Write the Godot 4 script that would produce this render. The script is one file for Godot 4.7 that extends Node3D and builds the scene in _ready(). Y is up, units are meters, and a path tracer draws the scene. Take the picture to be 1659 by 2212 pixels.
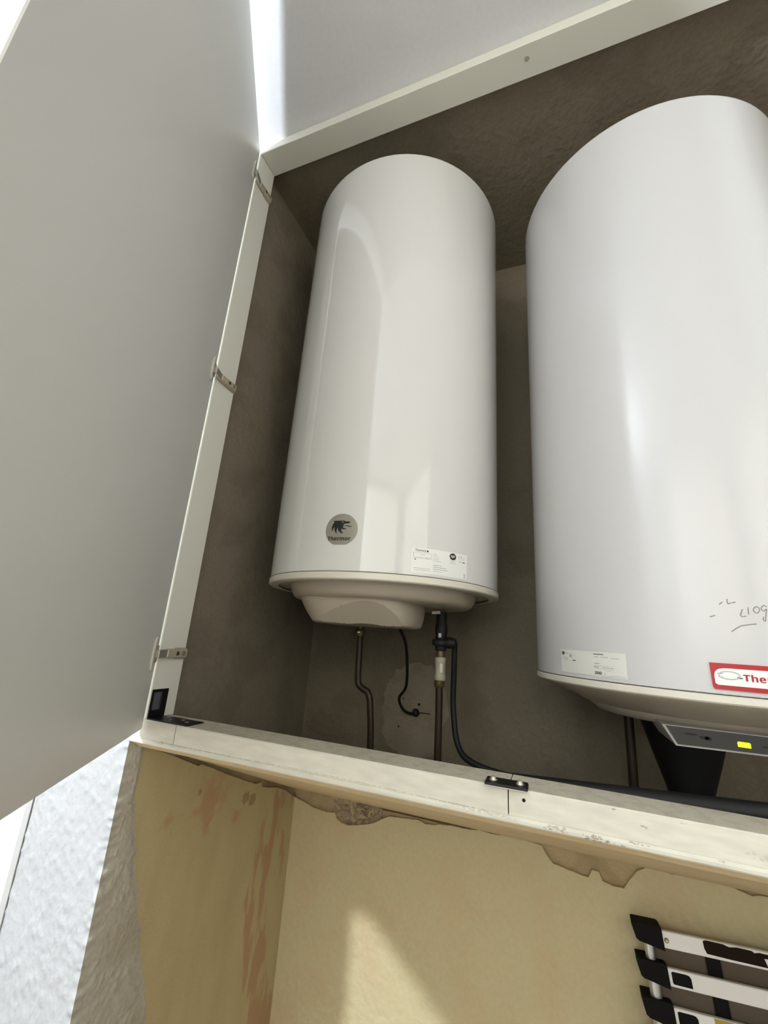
extends Node3D

const Y0 := 1.15          # height of the cupboard's bottom rail top above the floor
const DEPTH := 0.60       # alcove depth
const CEIL := 1.4208      # ceiling above the rail top
var H1 := {x = 0.3167, z = -0.3107, r = 0.2593}
var H2 := {x = 0.9106, z = -0.3129, r = 0.2571}
var M := {}
var rng := RandomNumberGenerator.new()
var n_fine := FastNoiseLite.new()
var n_mid := FastNoiseLite.new()
var n_big := FastNoiseLite.new()


func _ready() -> void:
	rng.seed = 7
	# ---- camera, sky, lights, exposure
	var cam := Camera3D.new()
	cam.name = "camera"
	cam.keep_aspect = Camera3D.KEEP_HEIGHT
	cam.fov = 99.92
	cam.near = 0.02
	cam.position = V(0.6927, 0.1702, 0.6361)
	cam.rotation = Vector3(0.2825, 0.3895, 0.0710)
	add_child(cam)
	cam.current = true
	var env := Environment.new()
	env.background_mode = Environment.BG_COLOR
	env.background_color = Color(0.55, 0.6, 0.65)
	env.ambient_light_source = Environment.AMBIENT_SOURCE_BG
	env.tonemap_mode = Environment.TONE_MAPPER_LINEAR
	env.tonemap_exposure = 1.29
	env.sdfgi_enabled = true
	env.ssao_enabled = true
	env.ssil_enabled = true
	var we := WorldEnvironment.new()
	we.name = "world_environment"
	we.environment = env
	add_child(we)
	var fill_rear := AreaLight3D.new()          # frontal light, added as an unseen frosted window behind the camera
	fill_rear.name = "added_rear_light"
	fill_rear.area_size = Vector2(1.76, 1.10)
	fill_rear.light_color = Color(1.0, 0.955, 0.865)
	fill_rear.light_energy = 0.37
	fill_rear.area_range = 12.0
	fill_rear.area_attenuation = 2.0
	fill_rear.shadow_enabled = true
	fill_rear.position = V(1.05, 0.78, 2.46)
	add_child(fill_rear)                        # faces -z, into the room
	var fill_rear2 := AreaLight3D.new()         # ambient fill, added as an unseen window in the right wall
	fill_rear2.name = "added_side_light"
	fill_rear2.area_size = Vector2(1.36, 1.10)
	fill_rear2.light_color = Color(1.0, 0.955, 0.865)
	fill_rear2.light_energy = 0.14
	fill_rear2.area_range = 12.0
	fill_rear2.area_attenuation = 2.0
	fill_rear2.shadow_enabled = true
	fill_rear2.rotation.y = PI / 2
	fill_rear2.position = V(2.16, 0.78, 1.55)
	add_child(fill_rear2)

	setup_noise()
	setup_materials()
	build_room()
	build_alcove()
	build_cupboard()
	build_small_heater()
	build_large_heater()
	build_plumbing()
	build_ladder()
	build_lamp()


# ------------------------------------------------------------------ helpers
func V(x: float, y: float, z: float) -> Vector3:
	return Vector3(x, y + Y0, z)


func begin() -> SurfaceTool:
	var st := SurfaceTool.new()
	st.begin(Mesh.PRIMITIVE_TRIANGLES)
	return st


func tri(st: SurfaceTool, a: Vector3, b: Vector3, c: Vector3, na: Vector3, nb: Vector3, nc: Vector3, ua := Vector2.ZERO, ub := Vector2.ZERO, uc := Vector2.ZERO) -> void:
	var g := (b - a).cross(c - a)
	if g.dot(na + nb + nc) > 0.0:
		var t := b
		b = c
		c = t
		t = nb
		nb = nc
		nc = t
		var u := ub
		ub = uc
		uc = u
	for k in 3:
		st.set_normal([na, nb, nc][k])
		st.set_uv([ua, ub, uc][k])
		st.add_vertex([a, b, c][k])


func quad(st: SurfaceTool, a: Vector3, b: Vector3, c: Vector3, d: Vector3, n: Vector3, ua := Vector2.ZERO, ub := Vector2.ZERO, uc := Vector2.ZERO, ud := Vector2.ZERO) -> void:
	tri(st, a, b, c, n, n, n, ua, ub, uc)
	tri(st, a, c, d, n, n, n, ua, uc, ud)


func poly_face(st: SurfaceTool, pts: Array, n: Vector3) -> void:
	for k in range(1, pts.size() - 1):
		tri(st, pts[0], pts[k], pts[k + 1], n, n, n)


# a box with chamfered edges; t places it
func box(st: SurfaceTool, size: Vector3, t := Transform3D.IDENTITY, bevel := 0.0) -> void:
	var h := size * 0.5
	var b := minf(bevel, minf(h.x, minf(h.y, h.z)) * 0.9)
	var ax := [Vector3.RIGHT, Vector3.UP, Vector3.BACK]
	for i in 3:
		var u: Vector3 = ax[(i + 1) % 3]
		var v: Vector3 = ax[(i + 2) % 3]
		var hu: float = h[(i + 1) % 3]
		var hv: float = h[(i + 2) % 3]
		for s in [-1.0, 1.0]:
			var n: Vector3 = ax[i] * s
			var c: Vector3 = n * h[i]
			var q := []
			for e in [[-1, -1], [1, -1], [1, 1], [-1, 1]]:
				q.append(t * (c + u * (e[0] * (hu - b)) + v * (e[1] * (hv - b))))
			quad(st, q[0], q[1], q[2], q[3], t.basis * n, Vector2(0, 0), Vector2(1, 0), Vector2(1, 1), Vector2(0, 1))
			if b > 0.0:
				for s2 in [-1.0, 1.0]:
					var m: Vector3 = u * s2
					var w := hv - b
					var p1: Vector3 = n * h[i] + m * (hu - b)
					var p2: Vector3 = n * (h[i] - b) + m * hu
					quad(st, t * (p1 - v * w), t * (p1 + v * w), t * (p2 + v * w), t * (p2 - v * w), (t.basis * (n + m)).normalized())
	if b > 0.0:
		for sx in [-1.0, 1.0]:
			for sy in [-1.0, 1.0]:
				for sz in [-1.0, 1.0]:
					var s3 := Vector3(sx, sy, sz)
					var k := h - Vector3(b, b, b)
					tri(st, t * (s3 * Vector3(h.x, k.y, k.z)), t * (s3 * Vector3(k.x, h.y, k.z)), t * (s3 * Vector3(k.x, k.y, h.z)), t.basis * s3.normalized(), t.basis * s3.normalized(), t.basis * s3.normalized())


# box by its limits in alcove coordinates
func slab(st: SurfaceTool, x0: float, x1: float, y0: float, y1: float, z0: float, z1: float, bevel := 0.0) -> void:
	box(st, Vector3(x1 - x0, y1 - y0, z1 - z0), Transform3D(Basis.IDENTITY, V((x0 + x1) / 2, (y0 + y1) / 2, (z0 + z1) / 2)), bevel)


# surface of revolution about the vertical through c: profile of (radius, height), normals creased above 35 degrees
func lathe(st: SurfaceTool, prof: Array, c: Vector3, segs := 48, basis := Basis.IDENTITY) -> void:
	var nn := []
	for k in range(prof.size() - 1):
		var d: Vector2 = prof[k + 1] - prof[k]
		nn.append(Vector2(d.y, -d.x).normalized())
	var flip := 1.0
	var turn := 0.0
	for k in range(prof.size() - 1):
		turn += (prof[k].x + prof[k + 1].x) * (prof[k + 1].y - prof[k].y)
	if turn < 0.0:
		flip = -1.0
	for k in range(prof.size() - 1):
		var n0: Vector2 = nn[k]
		var n1: Vector2 = nn[k]
		if k > 0 and nn[k - 1].dot(nn[k]) > 0.8:
			n0 = (nn[k - 1] + nn[k]).normalized()
		if k < nn.size() - 1 and nn[k + 1].dot(nn[k]) > 0.8:
			n1 = (nn[k + 1] + nn[k]).normalized()
		n0 *= flip
		n1 *= flip
		for s in segs:
			var a := TAU * s / segs
			var b := TAU * (s + 1) / segs
			var da := Vector3(sin(a), 0, cos(a))
			var db := Vector3(sin(b), 0, cos(b))
			var up := Vector3.UP
			var p: Array = [da * prof[k].x + up * prof[k].y, db * prof[k].x + up * prof[k].y, db * prof[k + 1].x + up * prof[k + 1].y, da * prof[k + 1].x + up * prof[k + 1].y]
			var n := [da * n0.x + up * n0.y, db * n0.x + up * n0.y, db * n1.x + up * n1.y, da * n1.x + up * n1.y]
			for j in 4:
				p[j] = c + basis * p[j]
				n[j] = basis * n[j]
			if prof[k].x > 1e-6:
				tri(st, p[0], p[1], p[2], n[0], n[1], n[2])
			if prof[k + 1].x > 1e-6:
				tri(st, p[0], p[2], p[3], n[0], n[2], n[3])


func smooth_path(pts: Array, per := 8) -> Array:
	var out := []
	for k in range(pts.size() - 1):
		var p0: Vector3 = pts[maxi(k - 1, 0)]
		var p3: Vector3 = pts[mini(k + 2, pts.size() - 1)]
		for s in per:
			out.append((pts[k] as Vector3).cubic_interpolate(pts[k + 1], p0, p3, float(s) / per))
	out.append(pts[-1])
	return out


func tube(st: SurfaceTool, path: Array, radius: float, segs := 14) -> void:
	var rings := []
	var norms := []
	var side := Vector3.ZERO
	for k in path.size():
		var d: Vector3 = (path[mini(k + 1, path.size() - 1)] - path[maxi(k - 1, 0)]).normalized()
		if k == 0:
			side = d.cross(Vector3(0.31, 0.2, 0.93)).normalized()
		side = (side - d * side.dot(d)).normalized()
		var up := d.cross(side)
		var r := []
		var nr := []
		for s in segs:
			var a := TAU * s / segs
			var n := side * cos(a) + up * sin(a)
			nr.append(n)
			r.append(path[k] + n * radius)
		rings.append(r)
		norms.append(nr)
	for k in range(path.size() - 1):
		for s in segs:
			var e := (s + 1) % segs
			tri(st, rings[k][s], rings[k][e], rings[k + 1][e], norms[k][s], norms[k][e], norms[k + 1][e])
			tri(st, rings[k][s], rings[k + 1][e], rings[k + 1][s], norms[k][s], norms[k + 1][e], norms[k + 1][s])
	var d0: Vector3 = (path[0] - path[1]).normalized()
	poly_face(st, rings[0], d0)
	poly_face(st, rings[-1], (path[-1] - path[-2]).normalized())


# an outline (2D) given a thickness; f(u, v, depth) puts it in space; depth runs from t0 (back) to t1 (front)
func plate(st: SurfaceTool, outline: PackedVector2Array, t0: float, t1: float, f: Callable, uvf = null, band := 0.0) -> void:
	var pieces := [outline]
	if band > 0.0:                           # cut into upright bands so that the face bends with what it lies on
		var lo := 1e9
		var hi := -1e9
		for p in outline:
			lo = minf(lo, p.x)
			hi = maxf(hi, p.x)
		pieces = []
		var m := maxi(1, int(ceil((hi - lo) / band)))
		for k in m:
			var a := lerpf(lo, hi, float(k) / m)
			var b := lerpf(lo, hi, float(k + 1) / m)
			pieces.append_array(Geometry2D.intersect_polygons(outline, PackedVector2Array([Vector2(a, -1), Vector2(b, -1), Vector2(b, 1), Vector2(a, 1)])))
	for piece in pieces:
		plate_face(st, piece, t1, f, uvf)
	var cw := 1.0 if Geometry2D.is_polygon_clockwise(outline) else -1.0
	for k in outline.size():
		var a := outline[k]
		var b := outline[(k + 1) % outline.size()]
		if a.distance_to(b) < 1e-7:
			continue
		var o := Vector2(-(b - a).y, (b - a).x).normalized() * cw * 0.001
		var m := (a + b) / 2.0
		var n: Vector3 = (f.call(m.x + o.x, m.y + o.y, t1) - f.call(m.x, m.y, t1)).normalized()
		var ua: Vector2 = uvf.call(a) if uvf != null else a
		var ub: Vector2 = uvf.call(b) if uvf != null else b
		quad(st, f.call(a.x, a.y, t0), f.call(b.x, b.y, t0), f.call(b.x, b.y, t1), f.call(a.x, a.y, t1), n, ua, ub, ub, ua)


func plate_face(st: SurfaceTool, outline: PackedVector2Array, t1: float, f: Callable, uvf) -> void:
	var ids := Geometry2D.triangulate_polygon(outline)
	for k in range(0, ids.size(), 3):
		var q := []
		var uv := []
		for j in 3:
			var p: Vector2 = outline[ids[k + j]]
			q.append(f.call(p.x, p.y, t1))
			uv.append(uvf.call(p) if uvf != null else p)
		var mid: Vector2 = (outline[ids[k]] + outline[ids[k + 1]] + outline[ids[k + 2]]) / 3.0
		var n: Vector3 = (f.call(mid.x, mid.y, t1 + 0.01) - f.call(mid.x, mid.y, t1)).normalized()
		var ns := []
		for j in 3:
			var p: Vector2 = outline[ids[k + j]]
			ns.append((f.call(p.x, p.y, t1 + 0.01) - f.call(p.x, p.y, t1)).normalized())
		tri(st, q[0], q[1], q[2], ns[0] if n.dot(ns[0]) > 0 else n, ns[1], ns[2], uv[0], uv[1], uv[2])


# a profile in (z, y) drawn along x
func prism(st: SurfaceTool, prof: Array, x0: float, x1: float, ends := true) -> void:
	var area := 0.0
	for k in prof.size():
		var a: Vector2 = prof[k]
		var b: Vector2 = prof[(k + 1) % prof.size()]
		area += a.x * b.y - b.x * a.y
	for k in prof.size():
		var a: Vector2 = prof[k]
		var b: Vector2 = prof[(k + 1) % prof.size()]
		var d := b - a
		var n2 := Vector2(d.y, -d.x).normalized() * signf(area)
		var n := Vector3(0, n2.y, n2.x)
		quad(st, V(x0, a.y, a.x), V(x1, a.y, a.x), V(x1, b.y, b.x), V(x0, b.y, b.x), n, rail_uv(x0, a), rail_uv(x1, a), rail_uv(x1, b), rail_uv(x0, b))
	if ends:
		var pv := PackedVector2Array(prof)
		var ids := Geometry2D.triangulate_polygon(pv)
		for e in [[x0, -1.0], [x1, 1.0]]:
			for k in range(0, ids.size(), 3):
				var n := Vector3(e[1], 0, 0)
				tri(st, V(e[0], pv[ids[k]].y, pv[ids[k]].x), V(e[0], pv[ids[k + 1]].y, pv[ids[k + 1]].x), V(e[0], pv[ids[k + 2]].y, pv[ids[k + 2]].x), n, n, n, Vector2(0.01, 0.5), Vector2(0.01, 0.5), Vector2(0.01, 0.5))


func rail_uv(x: float, p: Vector2) -> Vector2:     # front (z = 0) on the lower half, the rest above it
	var v := 0.0
	if p.x > -0.006:
		v = 0.5 + 0.5 * clampf(-(p.y) / 0.045, 0.0, 1.0)
	else:
		v = 0.5 * clampf(1.0 - absf(p.x) / 0.07, 0.0, 1.0)
	return Vector2((x + 0.05) / 1.6, v)


# a grid of points as a smooth sheet facing roughly along face
func sheet(st: SurfaceTool, g: Array, face: Vector3) -> void:
	var rows := g.size()
	var cols: int = g[0].size()
	var ns := []
	for j in rows:
		var r := []
		for i in cols:
			var du: Vector3 = g[j][mini(i + 1, cols - 1)] - g[j][maxi(i - 1, 0)]
			var dv: Vector3 = g[mini(j + 1, rows - 1)][i] - g[maxi(j - 1, 0)][i]
			var n := du.cross(dv).normalized()
			r.append(n if n.dot(face) > 0 else -n)
		ns.append(r)
	for j in rows - 1:
		for i in cols - 1:
			tri(st, g[j][i], g[j][i + 1], g[j + 1][i + 1], ns[j][i], ns[j][i + 1], ns[j + 1][i + 1])
			tri(st, g[j][i], g[j + 1][i + 1], g[j + 1][i], ns[j][i], ns[j + 1][i + 1], ns[j + 1][i])


func obj(called: String, st: SurfaceTool, mat: Material, parent: Node3D = null) -> MeshInstance3D:
	var mi := MeshInstance3D.new()
	mi.name = called
	mi.mesh = st.commit()
	mi.material_override = null
	mi.mesh.surface_set_material(0, mat)
	mi.cast_shadow = GeometryInstance3D.SHADOW_CASTING_SETTING_ON
	if parent == null:
		add_child(mi, true)
	else:
		parent.add_child(mi, true)
		if not (parent is MeshInstance3D) and not parent.has_meta("own_axes"):
			mi.position = -parent.position      # meshes are written in scene coordinates
	return mi


func thing(called: String, label: String, category: String, at: Vector3, group := "") -> Node3D:
	var o := Node3D.new()
	o.name = called
	o.position = at
	add_child(o, true)
	o.set_meta("label", label)
	o.set_meta("category", category)
	if group != "":
		o.set_meta("group", group)
	return o


func tag(o: Node3D, label: String, category: String, group := "") -> void:
	o.set_meta("label", label)
	o.set_meta("category", category)
	if group != "":
		o.set_meta("group", group)


func struct(called: String, st: SurfaceTool, mat: Material, label: String, parent: Node3D = null) -> MeshInstance3D:
	var o := obj(called, st, mat, parent)
	if parent == null:
		o.set_meta("kind", "structure")
		o.set_meta("label", label)
		o.set_meta("category", called.split("_")[0])
	return o


# ------------------------------------------------------------------ materials
func setup_noise() -> void:
	n_fine.seed = 3
	n_fine.frequency = 95.0
	n_fine.noise_type = FastNoiseLite.TYPE_SIMPLEX_SMOOTH
	n_fine.fractal_octaves = 2
	n_mid.seed = 11
	n_mid.frequency = 30.0
	n_mid.noise_type = FastNoiseLite.TYPE_SIMPLEX_SMOOTH
	n_mid.fractal_octaves = 3
	n_big.seed = 23
	n_big.frequency = 6.0
	n_big.noise_type = FastNoiseLite.TYPE_SIMPLEX_SMOOTH
	n_big.fractal_octaves = 4


func mat(c: Color, rough := 0.6, metal := 0.0) -> StandardMaterial3D:
	var m := StandardMaterial3D.new()
	m.albedo_color = c
	m.roughness = rough
	m.metallic = metal
	return m


func painted(w: int, h: int, f: Callable) -> ImageTexture:
	var im := Image.create(w, h, false, Image.FORMAT_RGB8)
	for y in h:
		for x in w:
			im.set_pixel(x, y, f.call(float(x) / w, float(y) / h))
	return ImageTexture.create_from_image(im)


func noise_normal(freq: float, strength: float, size := 512, seed_ := 5) -> ImageTexture:
	var n := FastNoiseLite.new()
	n.seed = seed_
	n.frequency = freq
	n.fractal_octaves = 4
	var im := n.get_seamless_image(size, size)
	im.convert(Image.FORMAT_RGBA8)
	im.bump_map_to_normal_map(strength)
	return ImageTexture.create_from_image(im)


# mottled wall coat: base colour with patches of a second tone and fine grain, repeated in world space
func mottled(base: Color, patch: Color, amount: float, grain: float, seed_: int, per_metre := 1.0, relief := 0.35) -> StandardMaterial3D:
	var a := FastNoiseLite.new()
	a.seed = seed_
	a.frequency = 0.008
	a.fractal_octaves = 5
	var ia := a.get_seamless_image(512, 512)
	var b := FastNoiseLite.new()
	b.seed = seed_ + 1
	b.frequency = 0.16
	b.fractal_octaves = 2
	var ib := b.get_seamless_image(512, 512)
	var im := Image.create(512, 512, false, Image.FORMAT_RGB8)
	for y in 512:
		for x in 512:
			var k := smoothstep(0.42, 0.75, ia.get_pixel(x, y).r) * amount
			var g := 1.0 + (ib.get_pixel(x, y).r - 0.5) * grain
			var c := base.lerp(patch, k)
			im.set_pixel(x, y, Color(c.r * g, c.g * g, c.b * g))
	var m := StandardMaterial3D.new()
	m.albedo_texture = ImageTexture.create_from_image(im)
	m.uv1_triplanar = true
	m.uv1_world_triplanar = true
	m.uv1_scale = Vector3.ONE * per_metre
	m.roughness = 0.9
	m.normal_enabled = true
	m.normal_texture = noise_normal(0.06, 3.0, 512, seed_ + 9)
	m.normal_scale = relief
	return m


func setup_materials() -> void:
	M.room = mat(Color(0.66, 0.65, 0.63), 0.9)
	M.ceiling = mottled(Color(0.885, 0.885, 0.89), Color(0.875, 0.875, 0.875), 0.6, 0.02, 40, 1.0, 0.03)
	M.floor_tile = mat(Color(0.55, 0.50, 0.43), 0.6)
	M.stucco = mottled(Color(0.56, 0.555, 0.545), Color(0.54, 0.535, 0.525), 0.5, 0.04, 50, 1.5, 0.2)
	M.render = mottled(Color(0.66, 0.64, 0.58), Color(0.62, 0.59, 0.52), 0.7, 0.10, 60, 1.5)  # grey tone of the corner strip that widens towards the floor
	M.tan = mottled(Color(0.735, 0.685, 0.535), Color(0.735, 0.645, 0.505), 0.5, 0.04, 70, 0.9)
	M.substrate = mottled(Color(0.66, 0.585, 0.44), Color(0.58, 0.50, 0.37), 0.7, 0.10, 80, 2.0)
	M.rubble = mottled(Color(0.60, 0.53, 0.44), Color(0.42, 0.35, 0.28), 0.9, 0.25, 85, 4.0)
	M.soffit = mottled(Color(0.79, 0.71, 0.555), Color(0.75, 0.66, 0.50), 0.6, 0.05, 90, 1.5)
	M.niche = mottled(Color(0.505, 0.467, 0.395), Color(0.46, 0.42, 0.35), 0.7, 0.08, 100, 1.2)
	M.bare = mottled(Color(0.575, 0.535, 0.465), Color(0.53, 0.485, 0.41), 0.6, 0.12, 130, 3.0)
	# white enamel
	M.enamel = mat(Color(0.83, 0.825, 0.805), 0.075)
	M.enamel2 = mat(Color(0.775, 0.77, 0.762), 0.2)
	M.ring = mat(Color(0.83, 0.81, 0.75), 0.35)
	M.cover = mat(Color(0.71, 0.67, 0.60), 0.35)
	M.door = mat(Color(0.84, 0.835, 0.81), 0.38)
	M.frame = mat(Color(0.87, 0.86, 0.81), 0.5)
	M.rail = rail_material()
	M.steel = mat(Color(0.78, 0.76, 0.70), 0.38, 0.7)
	M.hinge = mat(Color(0.74, 0.70, 0.62), 0.42, 0.35)
	M.screw = mat(Color(0.62, 0.58, 0.48), 0.4, 0.8)
	M.black = mat(Color(0.045, 0.045, 0.05), 0.4)
	M.rubber = mat(Color(0.03, 0.03, 0.03), 0.65)
	M.hole = mat(Color(0.06, 0.055, 0.045), 0.95)
	M.grey_film = mat(Color(0.33, 0.33, 0.36), 0.3)
	M.copper = mat(Color(0.21, 0.17, 0.125), 0.45, 0.4)
	M.copper_bright = mat(Color(0.62, 0.30, 0.20), 0.28, 0.9)
	M.brass = mat(Color(0.42, 0.37, 0.26), 0.4, 0.6)
	M.chrome = mat(Color(0.75, 0.75, 0.74), 0.2, 0.9)
	M.white_plastic = mat(Color(0.82, 0.80, 0.74), 0.4)
	M.pale = mat(Color(0.66, 0.64, 0.55), 0.5)
	M.sticker = mat(Color(0.92, 0.92, 0.89), 0.45)
	M.badge_grey = mat(Color(0.60, 0.58, 0.53), 0.38, 0.35)
	M.ink = mat(Color(0.07, 0.065, 0.055), 0.5)
	M.pencil = mat(Color(0.42, 0.41, 0.39), 0.8)
	M.marker = mat(Color(0.56, 0.55, 0.53), 0.6)
	M.red = mat(Color(0.66, 0.10, 0.12), 0.4)
	M.red_ink = mat(Color(0.62, 0.08, 0.15), 0.5)
	M.badge_white = mat(Color(0.90, 0.90, 0.89), 0.4)
	M.faded = mat(Color(0.74, 0.74, 0.74), 0.5)
	M.panel = mat(Color(0.17, 0.165, 0.15), 0.45)
	M.panel_rim = mat(Color(0.62, 0.60, 0.57), 0.4)
	M.alu = mat(Color(0.80, 0.79, 0.77), 0.3, 0.85)
	M.rung = mat(Color(0.86, 0.85, 0.83), 0.45, 0.1)
	M.ladder_black = mat(Color(0.085, 0.08, 0.075), 0.75)
	M.ladder_black.metallic_specular = 0.2
	M.rung_gap_shade = mat(Color(0.33, 0.28, 0.22), 0.8)  # dark colour standing in for the shade between the rungs
	M.brown_label = mat(Color(0.115, 0.075, 0.05), 0.6)
	M.brown_label.metallic_specular = 0.2
	M.yellow = mat(Color(0.62, 0.52, 0.13), 0.5)
	M.led = mat(Color(0.75, 0.85, 0.1), 0.4)
	M.led.emission_enabled = true
	M.led.emission = Color(0.80, 1.0, 0.04)
	M.led.emission_energy_multiplier = 0.75
	M.bulb = mat(Color(1, 1, 1), 0.4)
	M.bulb.emission_enabled = true
	M.bulb.emission = Color(0.96, 0.97, 1.0)
	M.bulb.emission_energy_multiplier = 6.0
	M.pane_glow = mat(Color(0.9, 0.9, 0.88), 0.5)  # glowing pane for the two added windows
	M.pane_glow.emission_enabled = true
	M.pane_glow.emission = Color(1.0, 0.97, 0.9)
	M.pane_glow.emission_energy_multiplier = 0.9


# cream paint with the scuffs, pencil line and holes seen on the bottom rail (front on the lower half of the texture)
func rail_material() -> StandardMaterial3D:
	var w := 2048
	var h := 128
	var im := Image.create(w, h, false, Image.FORMAT_RGB8)
	var n := FastNoiseLite.new()
	n.seed = 9
	n.frequency = 0.05
	n.fractal_octaves = 4
	for y in h:
		for x in w:
			var g := 1.0 + n.get_noise_2d(x * 0.25, y) * 0.05
			var c := Color(0.825, 0.81, 0.745) * g
			if y < h / 2:                     # the dusty top
				var d := smoothstep(-0.15, 0.45, n.get_noise_2d(x * 0.6 + 700.0, y * 0.8))
				c = Color(0.78, 0.755, 0.675).lerp(Color(0.73, 0.70, 0.615), d) * (1.0 + n.get_noise_2d(x * 3.0, y * 3.0 + 90.0) * 0.05)
			im.set_pixel(x, y, Color(c.r, c.g, c.b))
	var k := FastNoiseLite.new()
	k.seed = 31
	k.frequency = 0.12
	k.fractal_octaves = 2
	# scuffs: centre x, y (m), half length, half height, darkness
	for s in [[0.680, -0.0335, 0.016, 0.0035, 0.6], [0.722, -0.036, 0.016, 0.0045, 0.8], [0.745, -0.0365, 0.012, 0.0012, 0.7], [0.765, -0.0317, 0.014, 0.001, 0.7], [0.774, -0.014, 0.006, 0.0016, 0.75], [0.8144, -0.0037, 0.01, 0.001, 0.3], [0.7437, -0.0023, 0.003, 0.0012, 0.9], [0.8437, -0.0317, 0.006, 0.001, 0.45], [0.036, -0.0315, 0.012, 0.0012, 0.45], [0.0483, -0.031, 0.004, 0.003, 0.45], [0.60, -0.032, 0.05, 0.0015, 0.3], [0.93, -0.028, 0.02, 0.003, 0.3], [0.88, -0.02, 0.016, 0.004, 0.22]]:
		stain(im, k, s[0], s[1], s[2], s[3], s[4])
	# hair crack along the filler
	for x in range(int((0.04 + 0.05) / 1.6 * w), int((0.60 + 0.05) / 1.6 * w)):
		var yy := 0.0297 + 0.0012 * sin(x * 0.009) + 0.0004 * n.get_noise_1d(x * 4.0)
		if n.get_noise_1d(x * 1.7 + 300.0) > -0.12:
			var py := int((0.5 + 0.5 * yy / 0.045) * h)
			im.set_pixel(x, py, im.get_pixel(x, py).lerp(Color(0.45, 0.41, 0.34), 0.38))
	var m := StandardMaterial3D.new()
	m.albedo_texture = ImageTexture.create_from_image(im)
	m.roughness = 0.5
	return m


func stain(im: Image, k: FastNoiseLite, cx: float, cy: float, hx: float, hy: float, dark: float) -> void:
	var w := im.get_width()
	var h := im.get_height()
	var px := (cx + 0.05) / 1.6 * w
	var py := (0.5 + 0.5 * (-cy) / 0.045) * h
	var rx := hx / 1.6 * w
	var ry := maxf(hy / 0.045 * 0.5 * h, 0.8)
	for y in range(maxi(0, int(py - ry)), mini(h - 1, int(py + ry) + 1)):
		for x in range(int(px - rx), int(px + rx) + 1):
			var d := Vector2((x - px) / rx, (y - py) / ry).length()
			if d < 1.0 and k.get_noise_2d(x * 0.9, y * 1.8) > -0.12 + 0.55 * d - dark * 0.15:
				im.set_pixel(x, y, im.get_pixel(x, y).lerp(Color(0.36, 0.33, 0.27), dark * 0.55))


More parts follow.
